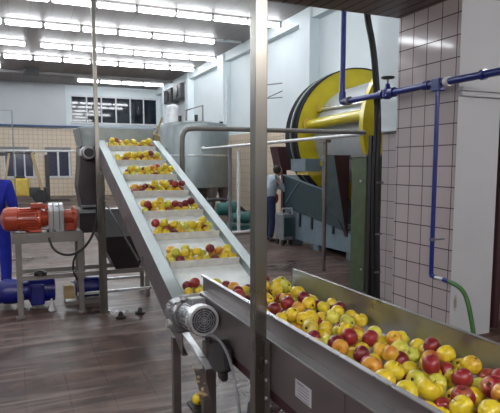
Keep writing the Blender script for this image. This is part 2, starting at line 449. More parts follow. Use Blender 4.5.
# tall foreground post
PT = thing('support_post', 'tall stainless steel post in the centre, standing against the trough from floor to ceiling', 'post', (.92, 2.04, 0))
MB().box(.893, .947, 2.01, 2.066, 0, LC).build('upright', 'steel_post', PT, bevel=.003)
MB().box(.937, .9465, 1.975, 2.01, .45, .965).build('bolt_flange', 'steel_dark', PT)
for z in (.60, .72, .80, .88):
    MB().lathe((.937, 1.99, z), (-1, 0, 0), [(0, .008), (.006, .008), (.006, 0)], 8).build('bolt', 'zinc', PT)
MB().cyl((.92, 2.038, 0), (.92, 2.038, .015), .07).build('foot_plate', 'steel_dark', PT)

# ------------------------------------------------------------------ inclined elevator
E_ = thing('apple_elevator', 'stainless inclined elevator carrying apples on flights up towards the back', 'elevator', (1.28, 4.9, 0))
ZB = lambda y: -.385+.352*y            # belt surface height
YA, YB = 3.12, 6.62
def slab(x0, x1, ya, yb, d0, d1):      # slanted slab, heights relative to belt
    a = [(x0, ya, ZB(ya)+d0), (x1, ya, ZB(ya)+d0), (x1, yb, ZB(yb)+d0), (x0, yb, ZB(yb)+d0)]
    b = [(x0, ya, ZB(ya)+d1), (x1, ya, ZB(ya)+d1), (x1, yb, ZB(yb)+d1), (x0, yb, ZB(yb)+d1)]
    return a, b
def slabs(*L):
    mb = MB()
    for q in L: mb.hexa(*slab(*q))
    return mb
slabs((.98, 1.56, YA, YB+.1, -.02, 0)).build('belt', 'belt', E_)
slabs((.895, .985, YA, YB, .055, .062), (.895, .90, YA, YB, .062, .065), (.978, .985, YA, YB, .062, .067), (.975, .985, YA, YB, -.02, .055)).build('left_rail', 'steel_rail', E_, bevel=.002)
slabs((.897, .903, YA, YB, -.17, .055), (.897, .93, YA, YB, -.178, -.17)).build('left_side_panel', 'steel_dark', E_)
slabs((1.56, 1.64, YA, YB, .055, .064), (1.56, 1.568, YA, YB, -.2, .055), (1.63, 1.64, YA, YB, -.2, .055)).build('right_rail', 'steel_rail', E_, bevel=.002)
FY = [6.42, 5.95, 5.52, 5.10, 4.66, 4.24, 3.80, 3.38]
for y in FY:
    n = MB()
    z = ZB(y)
    n.hexa([(1.0, y-.012, z), (1.545, y-.012, z), (1.545, y+.012, z), (1.0, y+.012, z)],
           [(1.0, y-.032, z+.058), (1.545, y-.032, z+.058), (1.545, y-.016, z+.058), (1.0, y-.016, z+.058)])
    n.build('flight', 'flight', E_, bevel=.003)
# head end plates and legs
MB().cyl((.96, YB+.07, ZB(YB)-.06), (1.58, YB+.07, ZB(YB)-.06), .07).build('head_roller', 'steel', E_)
for x, y in ((.905, 6.34), (1.62, 6.34)):
    MB().box(x-.022, x+.022, y-.022, y+.022, 0, ZB(y)-.2).cyl((x, y, 0), (x, y, .02), .05).build('leg', 'steel_post', E_)
for x, y in ((.905, 3.30), (1.61, 3.30)):
    MB().box(x-.025, x+.025, y-.025, y+.025, 0, ZB(y)-.17).cyl((x, y, 0), (x, y, .02), .05).build('leg', 'steel_dark', E_)
MB().bar((.895, 4.35, ZB(4.35)-.22), (.895, 6.3, 1.35), .014).build('brace', 'black', E_)
for q in (4.9, 4.2): MB().bar((.891, q, ZB(q)-.30), (.891, q, ZB(q)-.10), .012).build('bracket', 'steel_dark', E_)
# bright lower guide plate under the motor
MB().hexa([(.865, 2.58, .645), (.905, 2.58, .645), (.905, 3.15, .735), (.865, 3.15, .735)], [(.865, 2.58, .651), (.905, 2.58, .651), (.905, 3.15, .741), (.865, 3.15, .741)]).build('guide_plate', 'zinc', E_)

# tall thin post at left of the elevator head
solo('ceiling_post', MB().box(.838, .878, 6.30, 6.34, 0, HC), 'steel_post', 'slim steel post at the left rising past the elevator to the lamps', 'post', (.86, 6.32, 0))

# ------------------------------------------------------------------ gear motor on the elevator foot
G = thing('gear_motor', 'silver gear motor with round grille mounted at the foot of the inclined elevator', 'motor', (.83, 2.88, .87))
gx, gz = .858, .872
body = MB().lathe((gx, 2.610, gz), (0, 1, 0), [(0, .070), (.02, .073), (.20, .073), (.21, .08), (.225, .08)], 28)
for k in range(18):
    a = 2*PI*k/18; c, s_ = math.cos(a), math.sin(a)
    body.bar((gx+.075*c, 2.635, gz+.075*s_), (gx+.075*c, 2.800, gz+.075*s_), .004, .012, (c, 0, s_))
body.build('motor_body', 'cast', G)
fc = MB().lathe((gx, 2.615, gz), (0, -1, 0), [(-.03, .082), (.035, .082), (.045, .078), (.045, .066), (.03, .066)], 32)
FC = fc.build('fan_cover', 'zinc', G)
MB().lathe((gx, 2.582, gz), (0, -1, 0), [(0, .066), (.002, .066), (.002, 0)], 28).build('fan_recess', 'black', FC)
gr = MB()
for r in (.018, .030, .042, .054): gr.lathe((gx, 2.573, gz), (0, -1, 0), [(0, r-.0022), (.003, r-.0022), (.003, r+.0022), (0, r+.0022)], 28, True)
for k in range(8):
    a = 2*PI*k/8; gr.bar((gx+.012*math.cos(a), 2.572, gz+.012*math.sin(a)), (gx+.066*math.cos(a), 2.572, gz+.066*math.sin(a)), .003)
gr.lathe((gx, 2.574, gz), (0, -1, 0), [(0, .012), (.006, .010), (.006, 0)], 16)
gr.build('grille', 'cable_grey', FC)
MB().box(gx-.085, gx+.055, 2.830, 2.970, gz-.10, gz+.075).lathe((gx-.02, 2.820, gz), (0, 1, 0), [(0, .085), (.17, .085), (.18, .06)], 24).build('gearbox', 'cast', G, bevel=.012)
MB().box(gx-.035, gx+.045, 2.670, 2.770, gz+.065, gz+.105).build('terminal_box', 'cast', G, bevel=.006)
for a, b, q in (((gx-.01, 2.91, gz+.07), (gx-.01, 2.91, gz+.10), .022), ((gx-.09, 2.90, gz-.05), (gx-.115, 2.90, gz-.05), .025), ((gx-.09, 2.90, gz+.04), (gx-.11, 2.90, gz+.04), .02)): MB().cyl(a, b, q).build('cap_bolt', 'zinc', G)
MB().box(gx+.04, .8965, 2.860, 3.120, gz-.09, gz+.06).build('mounting_plate', 'zinc', G)
G.rotation_euler.x = math.radians(-7.0)
# black bearing block and its cable
solo('bearing_block', MB().prism([(.90, 2.40, .80), (.90, 2.47, .835), (.90, 2.57, .80), (.90, 2.66, .67), (.90, 2.60, .63), (.90, 2.46, .66), (.90, 2.38, .70)], (.045, 0, 0)).box(.905, .94, 2.44, 2.52, .62, .67),
     'black', 'black angular tensioner block on the side of the trough below the silver motor', 'bearing block', (.9, 2.5, .7), bevel=.012)
solo('motor_cable', MB().tube([(.86, 2.60, .82), (.885, 2.50, .855), (.89, 2.33, .83), (.89, 2.22, .70), (.89, 2.16, .56), (.905, 2.18, .49), (.905, 2.14, .50), (.905, 2.12, .57), (.91, 2.11, .66)], .0075, 8, 3),
     'cable_grey', 'grey cable looping down from the silver motor beside the centre post', 'cable', (.88, 2.3, .7))
# bracket with pulp and the yellow apple under the motor
BR = thing('leg_bracket', 'dark steel bracket leg smeared with pulp below the silver motor', 'bracket', (.84, 2.6, 0))
MB().box(.825, .865, 2.50, 2.54, 0, .52).build('upright', 'steel_dark', BR)
MB().bar((.845, 2.52, .50), (.855, 2.66, .62), .05, .012).build('chute_strip', 'steel_dark', BR)
MB().box(.79, .87, 2.54, 2.68, .43, .446).build('shelf', 'black', BR)
pu = MB()
for k in range(26):
    t = random.random(); pu.ball((.845+random.uniform(-.025, .02), 2.535+.16*t, .515+.115*t+random.uniform(0, .012)), random.uniform(.005, .013), 8, (1, 1.3, .7))
tag(pu.build('apple_pulp', 'bundle', None, (.845, 2.6, .55)), 'crushed apple pulp caught on the bracket under the motor', 'pulp', None, 'stuff')

# ------------------------------------------------------------------ apples
def apple_mesh(name, r, seg=20, ring=14, squash=.9, sx=1.0):
    vs = []; fs = []
    for i in range(ring+1):
        th = PI*i/ring
        rr = math.sin(th)**.85 if 0 < i < ring else 0
        z = math.cos(th)
        w = rr*(1+.07*z)
        zz = squash*z
        zz -= .34*math.exp(-(rr/.28)**2)*(1 if z > 0 else 0)
        zz += .24*math.exp(-(rr/.25)**2)*(1 if z < 0 else 0)
        for k in range(seg):
            a = 2*PI*k/seg; q = 1+.022*math.cos(5*a)*(1-z)*.5
            vs.append((r*w*q*math.cos(a)*sx, r*w*q*math.sin(a), r*zz))
    for i in range(ring):
        for k in range(seg): fs.append((i*seg+k, (i+1)*seg+k, (i+1)*seg+(k+1) % seg, i*seg+(k+1) % seg))
    me = bpy.data.meshes.new(name); me.from_pydata(vs, [], fs)
    me.polygons.foreach_set('use_smooth', [True]*len(fs)); me.update(); return me
stem_me = MB().tube([(0, 0, .012), (.002, 0, .026), (.006, .002, .038)], .0016, 6)
cal_me = MB().lathe((0, 0, -.0305), (0, 0, 1), [(0, .0045), (.0025, .006), (.005, .0065)], 8)
def raw(mb, name, mat):
    me = bpy.data.meshes.new(name); me.from_pydata([tuple(v) for v in mb.v], [], mb.f)
    me.polygons.foreach_set('use_smooth', [True]*len(mb.f)); me.materials.append(M[mat]); me.update(); return me
STEM = raw(stem_me, 'stem', 'stem'); CAL = raw(cal_me, 'calyx', 'calyx')
R0 = .036
AME = {}
for k in AP:
    me = apple_mesh(k+'_apple', R0); me.materials.append(AP[k]); AME[k] = me
proto = {}
COLNAME = {'yellow': 'yellow', 'green': 'yellow-green', 'blushed': 'orange-blushed yellow', 'red': 'red', 'crimson': 'dark crimson'}
def put_apple(kind, loc, r, where, grp, parts=True):
    o = bpy.data.objects.new('apple', AME[kind]); COL.objects.link(o)
    o.location = loc; s = r/R0; o.scale = (s, s, s)
    o.rotation_euler = (random.uniform(0, 2*PI), random.uniform(0, 2*PI), random.uniform(0, 2*PI))
    tag(o, COLNAME[kind]+' apple '+where, 'apple', COLNAME[kind]+' apples '+grp)
    if parts:
        for nm, me in (('stem', STEM), ('calyx', CAL)):
            c = bpy.data.objects.new(nm, me); COL.objects.link(c); c.parent = o
    return o
def pick(w):
    t = random.random()*sum(w.values())
    for k, v in w.items():
        t -= v
        if t <= 0: return k
    return 'yellow'
def settle(x, y, r, placed, zb):
    z = zb(x, y)+r
    for (a, b, c, q) in placed:
        d2 = (x-a)**2+(y-b)**2; s = (r+q)*.96
        if d2 < s*s: z = max(z, c+math.sqrt(s*s-d2))
    return z
def pile(n, x0, x1, ya, yb, zb, rr, placed, dens=None, zmax=9, tries=26):
    out = []
    for _ in range(n):
        best = None
        r = random.uniform(*rr)
        for _ in range(tries):
            x = random.uniform(x0+r, x1-r); y = random.uniform(ya, yb)
            if dens and random.random() > dens(x, y): continue
            z = settle(x, y, r, placed, zb)
            h = z-zb(x, y)
            if best is None or h < best[0]: best = (h, x, y, z)
        if best is None or best[3]-zb(best[1], best[2]) > zmax: continue
        q = (best[1], best[2], best[3], r); placed.append(q); out.append(q)
    return out
placed = []
bare = [(1.50, 2.02, .08, .15), (1.27, 1.50, .08, .10)]
def dens(x, y):
    for (a, b, rx, ry) in bare:
        if ((x-a)/rx)**2+((y-b)/ry)**2 < 1: return .0
    if x > 1.53: return .5
    return 1
bedz = lambda x, y: .90
# a few singled-out ones placed first
lone = [((1.235, 1.475), 'crimson', 'lying alone on the bare belt by the near wall of the trough'),]
for (x, y), k, w in lone:
    placed.append((x, y, .934, .033)); put_apple(k, (x, y, .934), .033, w, 'x')['group'] = 'lone apple on the bare belt'
tr = pile(217, 1.01, 1.59, .95, 3.05, bedz, (.0330, .0390), placed, dens, .16, 22)
wt = {'yellow': 55, 'green': 13, 'blushed': 9, 'red': 12, 'crimson': 11}
for (x, y, z, r) in tr:
    if y < 1.5: w, g = 'in the near stretch of the trough at the lower right', 'in the near stretch of the trough'
    elif y < 2.2: w, g = 'in the middle stretch of the trough', 'in the middle stretch of the trough'
    else: w, g = 'in the far stretch of the trough near the elevator', 'in the far stretch of the trough'
    put_apple(pick(wt), (x, y, z), r, w, g)
ORD = ['topmost', 'second', 'third', 'fourth', 'fifth', 'sixth', 'seventh', 'lowest']
far_apples = []
flw = {'yellow': 50, 'green': 19, 'blushed': 10, 'red': 11, 'crimson': 10}
for i, y in enumerate(FY):
    pl = []
    xa, xb = (.995, 1.55)
    if i == 7: xa, xb, n = .995, 1.25, 8
    else: n = 25
    zb = lambda x, yy: ZB(yy)
    out = []
    # first row against the flight, then a looser one behind/on top
    x = xa+.036
    while x < xb-.03 and n > 0:
        r = random.uniform(.031, .036); yy = y+.034+random.uniform(0, .006)
        q = (x, yy, ZB(yy)+r*1.06, r); pl.append(q); out.append(q); x += 2*r+random.uniform(-.002, .008); n -= 1
    while n > 0:
        r = random.uniform(.031, .036); best = None
        for _ in range(20):
            xx = random.uniform(xa+.04, xb-.04); yy = y+random.uniform(.05, .155)
            z = settle(xx, yy, r, pl, zb); h = z-ZB(yy)+(yy-y)*.4
            if best is None or h < best[0]: best = (h, xx, yy, z)
        q = (best[1], best[2], best[3], r); pl.append(q); out.append(q); n -= 1
    for (x, yy, z, r) in out:
        ph = ORD[i]+' flight' + ('' if i in (0, 7) else ' from the top')
        if i < 3: far_apples.append((pick(flw), (x, yy, z), r)); continue
        put_apple(pick(flw), (x, yy, z), r, 'heaped on the '+ph+' of the elevator', 'on the '+ph, False)
# the smallest-looking ones beyond the first three hundred: one object
kinds = list(AP); FA = MB(); fm = []
for k, loc, r in far_apples:
    src = AME[k]; E0 = Euler([random.uniform(0, 2*PI) for _ in range(3)]).to_matrix()
    FA.add([Vector(loc)+E0 @ (v.co*(r/R0)) for v in src.vertices], [tuple(p.vertices) for p in src.polygons], True)
    fm += [kinds.index(k)]*len(src.polygons)
fo = FA.build('apples', AP['yellow'], None, (1.27, 5.9, 1.7))
for k in kinds[1:]: fo.data.materials.append(AP[k])
fo.data.polygons.foreach_set('material_index', fm); fo.data.update()
tag(fo, 'small distant apples heaped on the three highest flights of the elevator', 'apples', None, 'stuff')
put_apple('yellow', (.832, 2.615, .478), .032, 'caught on the dark bracket shelf below the silver motor', 'x')['group'] = 'single apple under the motor'

# ------------------------------------------------------------------ red motor, guard and table
tb = thing('motor_table', 'grey steel frame table carrying the red motor', 'table', (.3, 6.65, 0))
MB().box(-.07, .68, 6.42, 6.46, .845, .955).box(-.07, .68, 6.84, 6.88, .845, .955).box(-.07, -.03, 6.46, 6.84, .845, .955).build('top_frame', 'grey_frame', tb)
MB().box(-.03, .68, 6.46, 6.84, .93, .945).build('top_plate', 'grey_frame', tb)
for x, y in ((-.01, 6.45), (.0, 6.86), (.65, 6.45), (.66, 6.86)):
    MB().box(x-.028, x+.028, y-.028, y+.028, .02, .85).cyl((x, y, 0), (x, y, .02), .055).build('leg', 'grey_frame', tb)
MB().box(-.01, 1.5, 6.41, 6.45, .43, .48).box(-.01, 1.5, 6.84, 6.88, .43, .48).build('stretcher', 'grey_frame', tb)
solo('black_clamp', MB().lathe((.21, 6.43, .48), (0, 0, 1), [(0, .07), (.03, .07), (.05, .04), (.06, 0)], 16), 'black', 'small black cap lying on the lower rail of the motor table', 'cap', (.21, 6.43, .48))
RM = thing('red_motor', 'red orange electric motor lying on the grey table at the left', 'motor', (.2, 6.65, .955))
ry, rz = 6.65, 1.10
rb = MB().lathe((-.16, ry, rz), (1, 0, 0), [(0, .09), (.02, .125), (.05, .135), (.16, .137), (.17, .128), (.36, .128), (.37, .14), (.40, .14), (.41, .11), (.50, .08)], 32)
for k in range(24):
    a = 2*PI*k/24
    if math.sin(a) > .9: continue
    rb.bar((.02, ry+.133*math.cos(a), rz+.133*math.sin(a)), (.20, ry+.133*math.cos(a), rz+.133*math.sin(a)), .005, .014, (0, math.cos(a), math.sin(a)))
rb.build('motor_body', 'red', RM)
MB().box(.14, .28, ry-.10, ry+.04, rz+.12, rz+.18).build('terminal_box', 'red', RM, bevel=.008)
MB().box(.08, .25, ry-.12, ry+.12, .955, .985).box(.08, .11, ry-.12, ry-.05, .96, 1.0).build('mounting_foot', 'red', RM)
MB().lathe((-.175, ry, rz), (1, 0, 0), [(0, .05), (.02, .09)], 24).build('fan_hub', 'red', RM)
MB().cyl((.29, ry-.06, rz+.10), (.345, ry-.06, rz+.16), .03).build('cable_gland', 'red', RM)
GD = thing('coupling_guard', 'pale galvanised coupling guard with grooves between the red motor and its bearing', 'guard', (.41, 6.65, .955))
gm = MB().prism([(.325, ry-.14, .948), (.325, ry-.165, 1.20), (.325, ry-.12, 1.27), (.325, ry+.11, 1.27), (.325, ry+.165, 1.20), (.325, ry+.14, .948)], (.165, 0, 0))
gm.build('cover', 'zinc', GD, bevel=.01)
for x in (.375, .44):
    MB().prism([(x-.006, ry-.155, .97), (x-.006, ry-.173, 1.20), (x-.006, ry-.125, 1.278), (x-.006, ry+.1, 1.278), (x-.006, ry+.1, 1.265), (x-.006, ry-.10, 1.265), (x-.006, ry-.14, 1.19), (x-.006, ry-.135, .97)], (.012, 0, 0)).build('rib', 'mill_grey', GD)
BG = thing('red_bearing', 'short red bearing housing with flange right of the galvanised guard', 'bearing', (.58, 6.65, .955))
MB().lathe((.48, ry, rz+.01), (1, 0, 0), [(0, .085), (.13, .085), (.135, .06), (.17, .06)], 24).build('housing', 'red', BG)
fl = MB().lathe((.60, ry, rz-.01), (1, 0, 0), [(0, .14), (.03, .14)], 24)
for k in range(8):
    a = 2*PI*k/8; fl.cyl((.585, ry+.11*math.cos(a), rz-.01+.11*math.sin(a)), (.60, ry+.11*math.cos(a), rz-.01+.11*math.sin(a)), .016, n=8)
fl.build('flange', 'red', BG)
MB().box(.50, .63, ry-.07, ry+.07, .955, 1.04).build('pedestal', 'red', BG)
solo('power_cable', MB().tube([(.31, 6.50, .98), (.32, 6.40, .86), (.36, 6.36, .76), (.46, 6.36, .70), (.58, 6.36, .70), (.70, 6.36, .78), (.80, 6.37, .93), (.845, 6.38, 1.15), (.85, 6.38, 1.42), (.84, 6.40, 1.6)], .014, 8, 3),
     'rubber', 'thick black cable sagging from the red motor across to the dark mill', 'cable', (.6, 6.4, 1.0))
solo('drop_cable', MB().tube([(.60, 6.37, .70), (.56, 6.38, .62), (.56, 6.38, .5), (.60, 6.39, .40)], .011, 8, 2), 'rubber', 'short black cable hanging beside the right table legs', 'cable', (.58, 6.38, .5))

# blue pump under the table
BM = thing('blue_pump', 'deep blue pump motor standing on the floor under the grey table', 'pump', (.2, 6.9, 0))
by_, bz = 6.95, .21
b1 = MB().lathe((-.62, by_, bz), (1, 0, 0), [(0, .08), (.02, .115), (.34, .12), (.36, .14), (.40, .14)], 28)
for k in range(20):
    a = 2*PI*k/20; b1.bar((-.5, by_+.122*math.cos(a), bz+.122*math.sin(a)), (-.3, by_+.122*math.cos(a), bz+.122*math.sin(a)), .005, .016, (0, math.cos(a), math.sin(a)))
b1.build('motor_body', 'blue_motor', BM)
MB().lathe((-.22, by_, bz), (1, 0, 0), [(0, .13), (.05, .15), (.22, .15), (.24, .12), (.30, .12), (.31, .155), (.60, .155), (.61, .10)], 28).build('pump_housing', 'blue_motor', BM)
MB().box(.10, .26, by_-.18, by_+.14, .05, .30).build('gear_case', 'blue_motor', BM, bevel=.02)
MB().lathe((.62, by_, bz-.02), (1, 0, 0), [(0, .10), (.04, .13), (.28, .13), (.30, .09), (.34, .09)], 24).build('end_motor', 'blue_motor', BM)
for q in ((-.5, -.4, .1), (.12, .24, .06), (.5, 1.0, .05)): MB().box(q[0], q[1], by_-.13, by_+.12, 0, q[2]).build('foot', 'grey_frame', BM)
MB().box(.48, .60, by_-.20, by_-.10, .10, .26).build('bracket', 'tan_paint', BM)
solo('white_cone', MB().lathe((.33, 6.66, 0), (0, 0, 1), [(0, .04), (.02, .04), (.09, .02), (.14, .01), (.145, 0)], 16), 'frame_white', 'small white cone standing in front of the blue pump', 'cone', (.33, 6.66, 0))

# ------------------------------------------------------------------ mill behind
ML = thing('dark_mill', 'dark metal fruit mill beneath the head of the elevator', 'mill', (1.0, 7.0, 0))
bd = MB().prism([(.74, 6.90, 1.16), (.70, 6.90, 1.45), (.73, 6.90, 1.74), (.74, 6.90, 1.95), (1.0, 6.90, 1.95), (1.02, 6.90, 1.40), (.98, 6.90, 1.16)], (0, .5, 0))
bd.build('body', 'blackish', ML, bevel=.015)
MB().box(.70, .99, 6.78, 6.90, 1.13, 1.17).box(.72, 1.0, 6.80, 6.90, 1.20, 1.22).build('shelf', 'mill_grey', ML)
MB().box(.70, 1.55, 6.88, 7.30, .88, 1.15).build('outlet_box', 'blackish', ML)
hp = MB().hexa([(1.1, 6.75, .42), (1.38, 6.75, .42), (1.38, 7.2, .42), (1.1, 7.2, .42)], [(.90, 6.66, .84), (1.55, 6.66, .84), (1.55, 7.3, .84), (.90, 7.3, .84)])
hp.build('lower_hopper', 'blackish', ML)
MB().box(.92, 1.56, 6.66, 6.88, .84, 1.18).build('collecting_box', 'mill_grey', ML)
hd = MB().hexa([(.76, 6.86, 1.93), (1.60, 6.86, 1.93), (1.60, 7.5, 1.93), (.76, 7.5, 1.93)], [(.72, 6.84, 2.17), (1.64, 6.84, 2.17), (1.64, 7.6, 2.17), (.72, 7.6, 2.17)])
hd.build('upper_hopper', 'steel_rail', ML, bevel=.01)
for x, y in ((.72, 6.92), (1.53, 6.92), (1.53, 7.26), (.72, 7.26)):
    MB().box(x-.025, x+.025, y-.025, y+.025, 0, .9).build('leg', 'grey_frame', ML)
MB().lathe((.815, 6.90, 1.86), (0, -1, 0), [(0, .085), (.16, .085), (.18, .07)], 24).build('mill_motor', 'cast', ML)
MB().lathe((.815, 6.72, 1.86), (0, -1, 0), [(0, .055), (.003, .055), (.003, 0)], 20).build('motor_fan_opening', 'black', ML)
MB().box(.70, .76, 6.74, 6.88, 1.82, 1.90).build('motor_terminal_box', 'cast', ML, bevel=.008)
# lower frame of bright rails behind the elevator legs
fr = thing('floor_frame', 'low bright steel frame on the floor under the mill', 'frame', (1.3, 6.9, 0))
MB().box(.62, 1.9, 6.62, 6.66, .16, .19).box(.62, 1.9, 7.36, 7.40, .16, .19).build('rail', 'zinc', fr)
for x, y in ((.66, 6.64), (1.86, 6.64), (.66, 7.38), (1.86, 7.38)):
    MB().box(x-.015, x+.015, y-.015, y+.015, 0, .16).build('leg', 'zinc', fr)
for i, (x, y) in enumerate(((1.02, 6.02), (1.26, 6.12))):
    solo('black_foot_cap', MB().lathe((x, y, 0), (0, 0, 1), [(0, .06), (.02, .06), (.03, .03), (.07, .02), (.075, 0)], 14), 'black', ['black knob lying on the floor, nearer the left post', 'black knob lying on the floor, nearer the elevator'][i], 'knob', (x, y, 0))
# small crumpled bundle at elevator top
cb = MB().hexa([(1.66, 6.9, 1.93), (1.74, 6.9, 1.93), (1.74, 7.0, 1.93), (1.66, 7.0, 1.93)], [(1.63, 6.9, 2.10), (1.73, 6.9, 2.08), (1.75, 7.0, 2.12), (1.65, 7.0, 2.12)])
cb.bar((1.68, 6.95, 2.08), (1.77, 6.95, 2.32), .025, .02)
solo('cardboard_scrap', cb, 'bundle', 'tan crumpled cardboard stuck beside the head of the elevator', 'scrap', (1.72, 6.95, 1.93))
solo('hopper_bracket', MB().box(1.63, 1.80, 6.86, 7.1, 1.88, 1.93).box(1.66, 1.70, 6.9, 6.94, 0, 1.88), 'grey_frame', 'grey stand holding the tan cardboard beside the elevator head', 'stand', (1.68, 6.92, 0))

# ------------------------------------------------------------------ left background
def pipe(name, pts, r, mat, label, cat='pipe', n=12, sm=0, origin=None):
    return solo(name, MB().tube(pts, r, n, sm), mat, label, cat, origin or pts[0])
pipe('wall_pipe', [(-6, BY-.32, 3.93), (7.9, BY-.32, 3.93)], .055, 'pale_blue', 'thin blue pipe running level along the back wall under the windows', n=8)
pipe('white_rail', [(-3.5, 14, 2.06), (1.42, 14, 2.06)], .022, 'white_pipe', 'thin white horizontal rail in front of the forklift', n=8)
for k, x in enumerate((-3.4, .86)):
    pass
MBp = MB().tube([(-3.4, 14, 0), (-3.4, 14, 2.06)], .02, 8)
solo('rail_standard', MBp, 'white_pipe', 'upright holding the left end of the white rail', 'post', (-3.4, 14, 0))
solo('rail_standard', MB().tube([(1.42, 14, 0), (1.42, 14, 2.06)], .02, 8), 'white_pipe', 'upright behind the mill holding the right end of the white rail', 'post', (1.42, 14, 0))
pipe('thin_gantry', [(-1.6, 25, 0), (-1.6, 25, 4.0), (-.03, 25, 4.0), (-.03, 25, 0)], .03, 'mill_grey', 'thin grey pipe frame standing before the left windows', 'frame', 8)
FK = thing('forklift', 'yellow forklift parked in front of the low windows at the left', 'forklift', (.5, 27, 0))
fy = 26.6
MB().box(-.15, .55, fy-.4, fy+.5, .35, 1.15).build('body', 'yellow_dull', FK, bevel=.08)
MB().box(-.55, -.1, fy-.45, fy+.5, .30, .95).build('counterweight', 'tan_paint', FK, bevel=.1)
g2 = MB()
for y in (fy-.4, fy+.45): g2.bar((-.45, y, .9), (-.22, y, 2.25), .09).bar((.72, y, 2.3), (1.10, y, .55), .12)
g2.build('guard_pillar', 'tan_paint', FK)
MB().box(-.75, -.05, fy-.42, fy+.47, 2.15, 2.30).box(-.05, .85, fy-.42, fy+.47, 2.24, 2.30).build('roof_guard', 'dark_grey', FK)
ms = MB()
for y in (fy-.35, fy+.35): ms.box(1.27, 1.42, y-.06, y+.06, .1, 2.2)
ms.box(1.3, 1.4, fy-.35, fy+.35, 1.9, 2.0).build('mast', 'blackish', FK)
MB().box(1.4, 2.3, fy-.3, fy-.18, .1, .15).box(1.4, 2.3, fy+.18, fy+.3, .1, .15).build('fork', 'dark_grey', FK)
MB().box(.55, 1.27, fy-.35, fy+.4, .3, .72).build('front_deck', 'dark_grey', FK, bevel=.04)
MB().box(.0, .4, fy-.25, fy+.25, 1.15, 1.24).build('seat', 'black', FK, bevel=.03)
for x, r in ((-.35, .26), (1.0, .32)):
    for y in (fy-.5, fy+.5):
        MB().lathe((x, y-.1, r), (0, 1, 0), [(0, r*.5), (.0, r*.9), (.04, r), (.16, r), (.2, r*.9), (.2, r*.5)], 20).build('wheel', 'rubber', FK)

# ------------------------------------------------------------------ tank, fittings
TK = thing('storage_tank', 'big stainless steel tank on cone legs behind the elevator', 'tank', (6.2, 19.4, 0))
tx, ty, trd = 6.12, 19.5, 1.34
MB().lathe((tx, ty, .93), (0, 0, 1), [(-.30, .25), (-.12, trd*.8), (0, trd), (2.15, trd), (2.3, trd*.92), (2.42, .4), (2.42, 0)], 40).build('shell', 'steel_tank', TK)
MB().lathe((tx, ty, 2.05), (0, 0, 1), [(0, trd), (0, trd+.03), (.06, trd+.03), (.06, trd)], 40, True).build('band', 'zinc', TK)
for a in (-2.2, -1.25, -.55, .9, 2.2):
    x, y = tx+1.13*math.cos(a), ty+1.13*math.sin(a)
    MB().lathe((x, y, 0), (0, 0, 1), [(0, .12), (.04, .12), (.05, .05), (.25, .09), (.95, .24)], 14).build('leg', 'steel_dark', TK)
MB().cyl((tx-.70, ty+.2, 3.15), (tx-.70, ty+.2, 3.85), .22).lathe((tx-.70, ty+.2, 3.85), (0, 0, 1), [(0, .22), (.08, .17), (.13, 0)], 18).build('dome_manhole', 'white_pipe', TK)
MB().tube([(tx-.31, ty-.2, 3.2), (tx-.31, ty-.2, 3.72), (tx+.33, ty-.2, 3.92), (tx+.33, ty-.2, 3.1)], .035, 8).build('hand_hoop', 'steel_dark', TK)
MB().cyl((tx-.15, ty-.9, 3.2), (tx-.15, ty-.9, 3.5), .06).cyl((tx+.9, ty-.6, 3.15), (tx+.9, ty-.6, 3.32), .07).cyl((tx-.75, ty-.9, 3.25), (tx-.75, ty-.9, 3.45), .06).build('valve_knob', 'black', TK)
for i, (a, b) in enumerate(((26.7, 28.1), (28.5, 30.0))):
    A = thing('air_unit', ['dark wall-mounted air unit nearer the camera above the tank', 'dark wall-mounted air unit farther back above the tank'][i], 'air unit', (7.8, (a+b)/2, 5.1))
    MB().box(7.75, 8.25, a, b, 5.1, 5.85).build('casing', 'dark_grey', A, bevel=.03)
    MB().lathe((7.74, (a+b)/2, 5.47), (-1, 0, 0), [(0, .28), (.03, .28), (.03, 0)], 20).build('fan_grille', 'black', A)

# white wall pipe between tank and yellow press
solo('standpipe', MB().tube([(5.30, 13.0, 0), (5.30, 13.0, 2.08)], .045, 10), 'white_pipe', 'white vertical pipe standing right of the tank', 'pipe', (5.3, 13.0, 0))
solo('wall_conduit', MB().tube([(8.05, 21.0, 0), (8.05, 21.0, 5.2)], .05, 8), 'white_pipe', 'thin white conduit running up the side wall above the tank', 'conduit', (8.05, 21.0, 0))
# light wires on the wall
wv = MB()
for z, dz in ((4.35, .1), (4.1, -.15), (3.9, .1)): wv.tube([(8.0, 15.9, z), (7.9, 17.2, z+dz)], .02, 6)
solo('wire_rack', wv, 'mill_grey', 'small rack of thin wires on the white side wall', 'rack', (7.95, 16.5, 4.1))

# railings
pipe('guard_rail', [(1.90, 6.5, 0), (1.90, 6.5, 1.95), (1.905, 6.5, 2.06), (1.93, 6.5, 2.12), (1.98, 6.5, 2.155), (2.08, 6.5, 2.165), (4.60, 6.5, 2.175)], .031, 'grey_frame', 'thick dark grey bent guard rail crossing behind the centre post', 'railing', 12)
RL = thing('white_handrail', 'thin pale handrail on round posts receding past the yellow press', 'railing', (4.55, 9.5, 0))
MB().tube([(4.55, 13.6, 2.15), (4.55, 6.5, 2.15)], .028, 10).ball((4.55, 13.6, 2.16), .06, 10).build('top_rail', 'white_pipe', RL)
for y, r in ((7.50, .033), (11.68, .04)):
    MB().tube([(4.55, y, 0), (4.55, y, 2.12)], r, 10).build('rail_post', 'cable_grey' if y > 8 else 'steel_dark', RL)
MB().box(4.50, 4.60, 7.40, 7.60, 2.07, 2.12).build('bracket', 'steel_dark', RL)

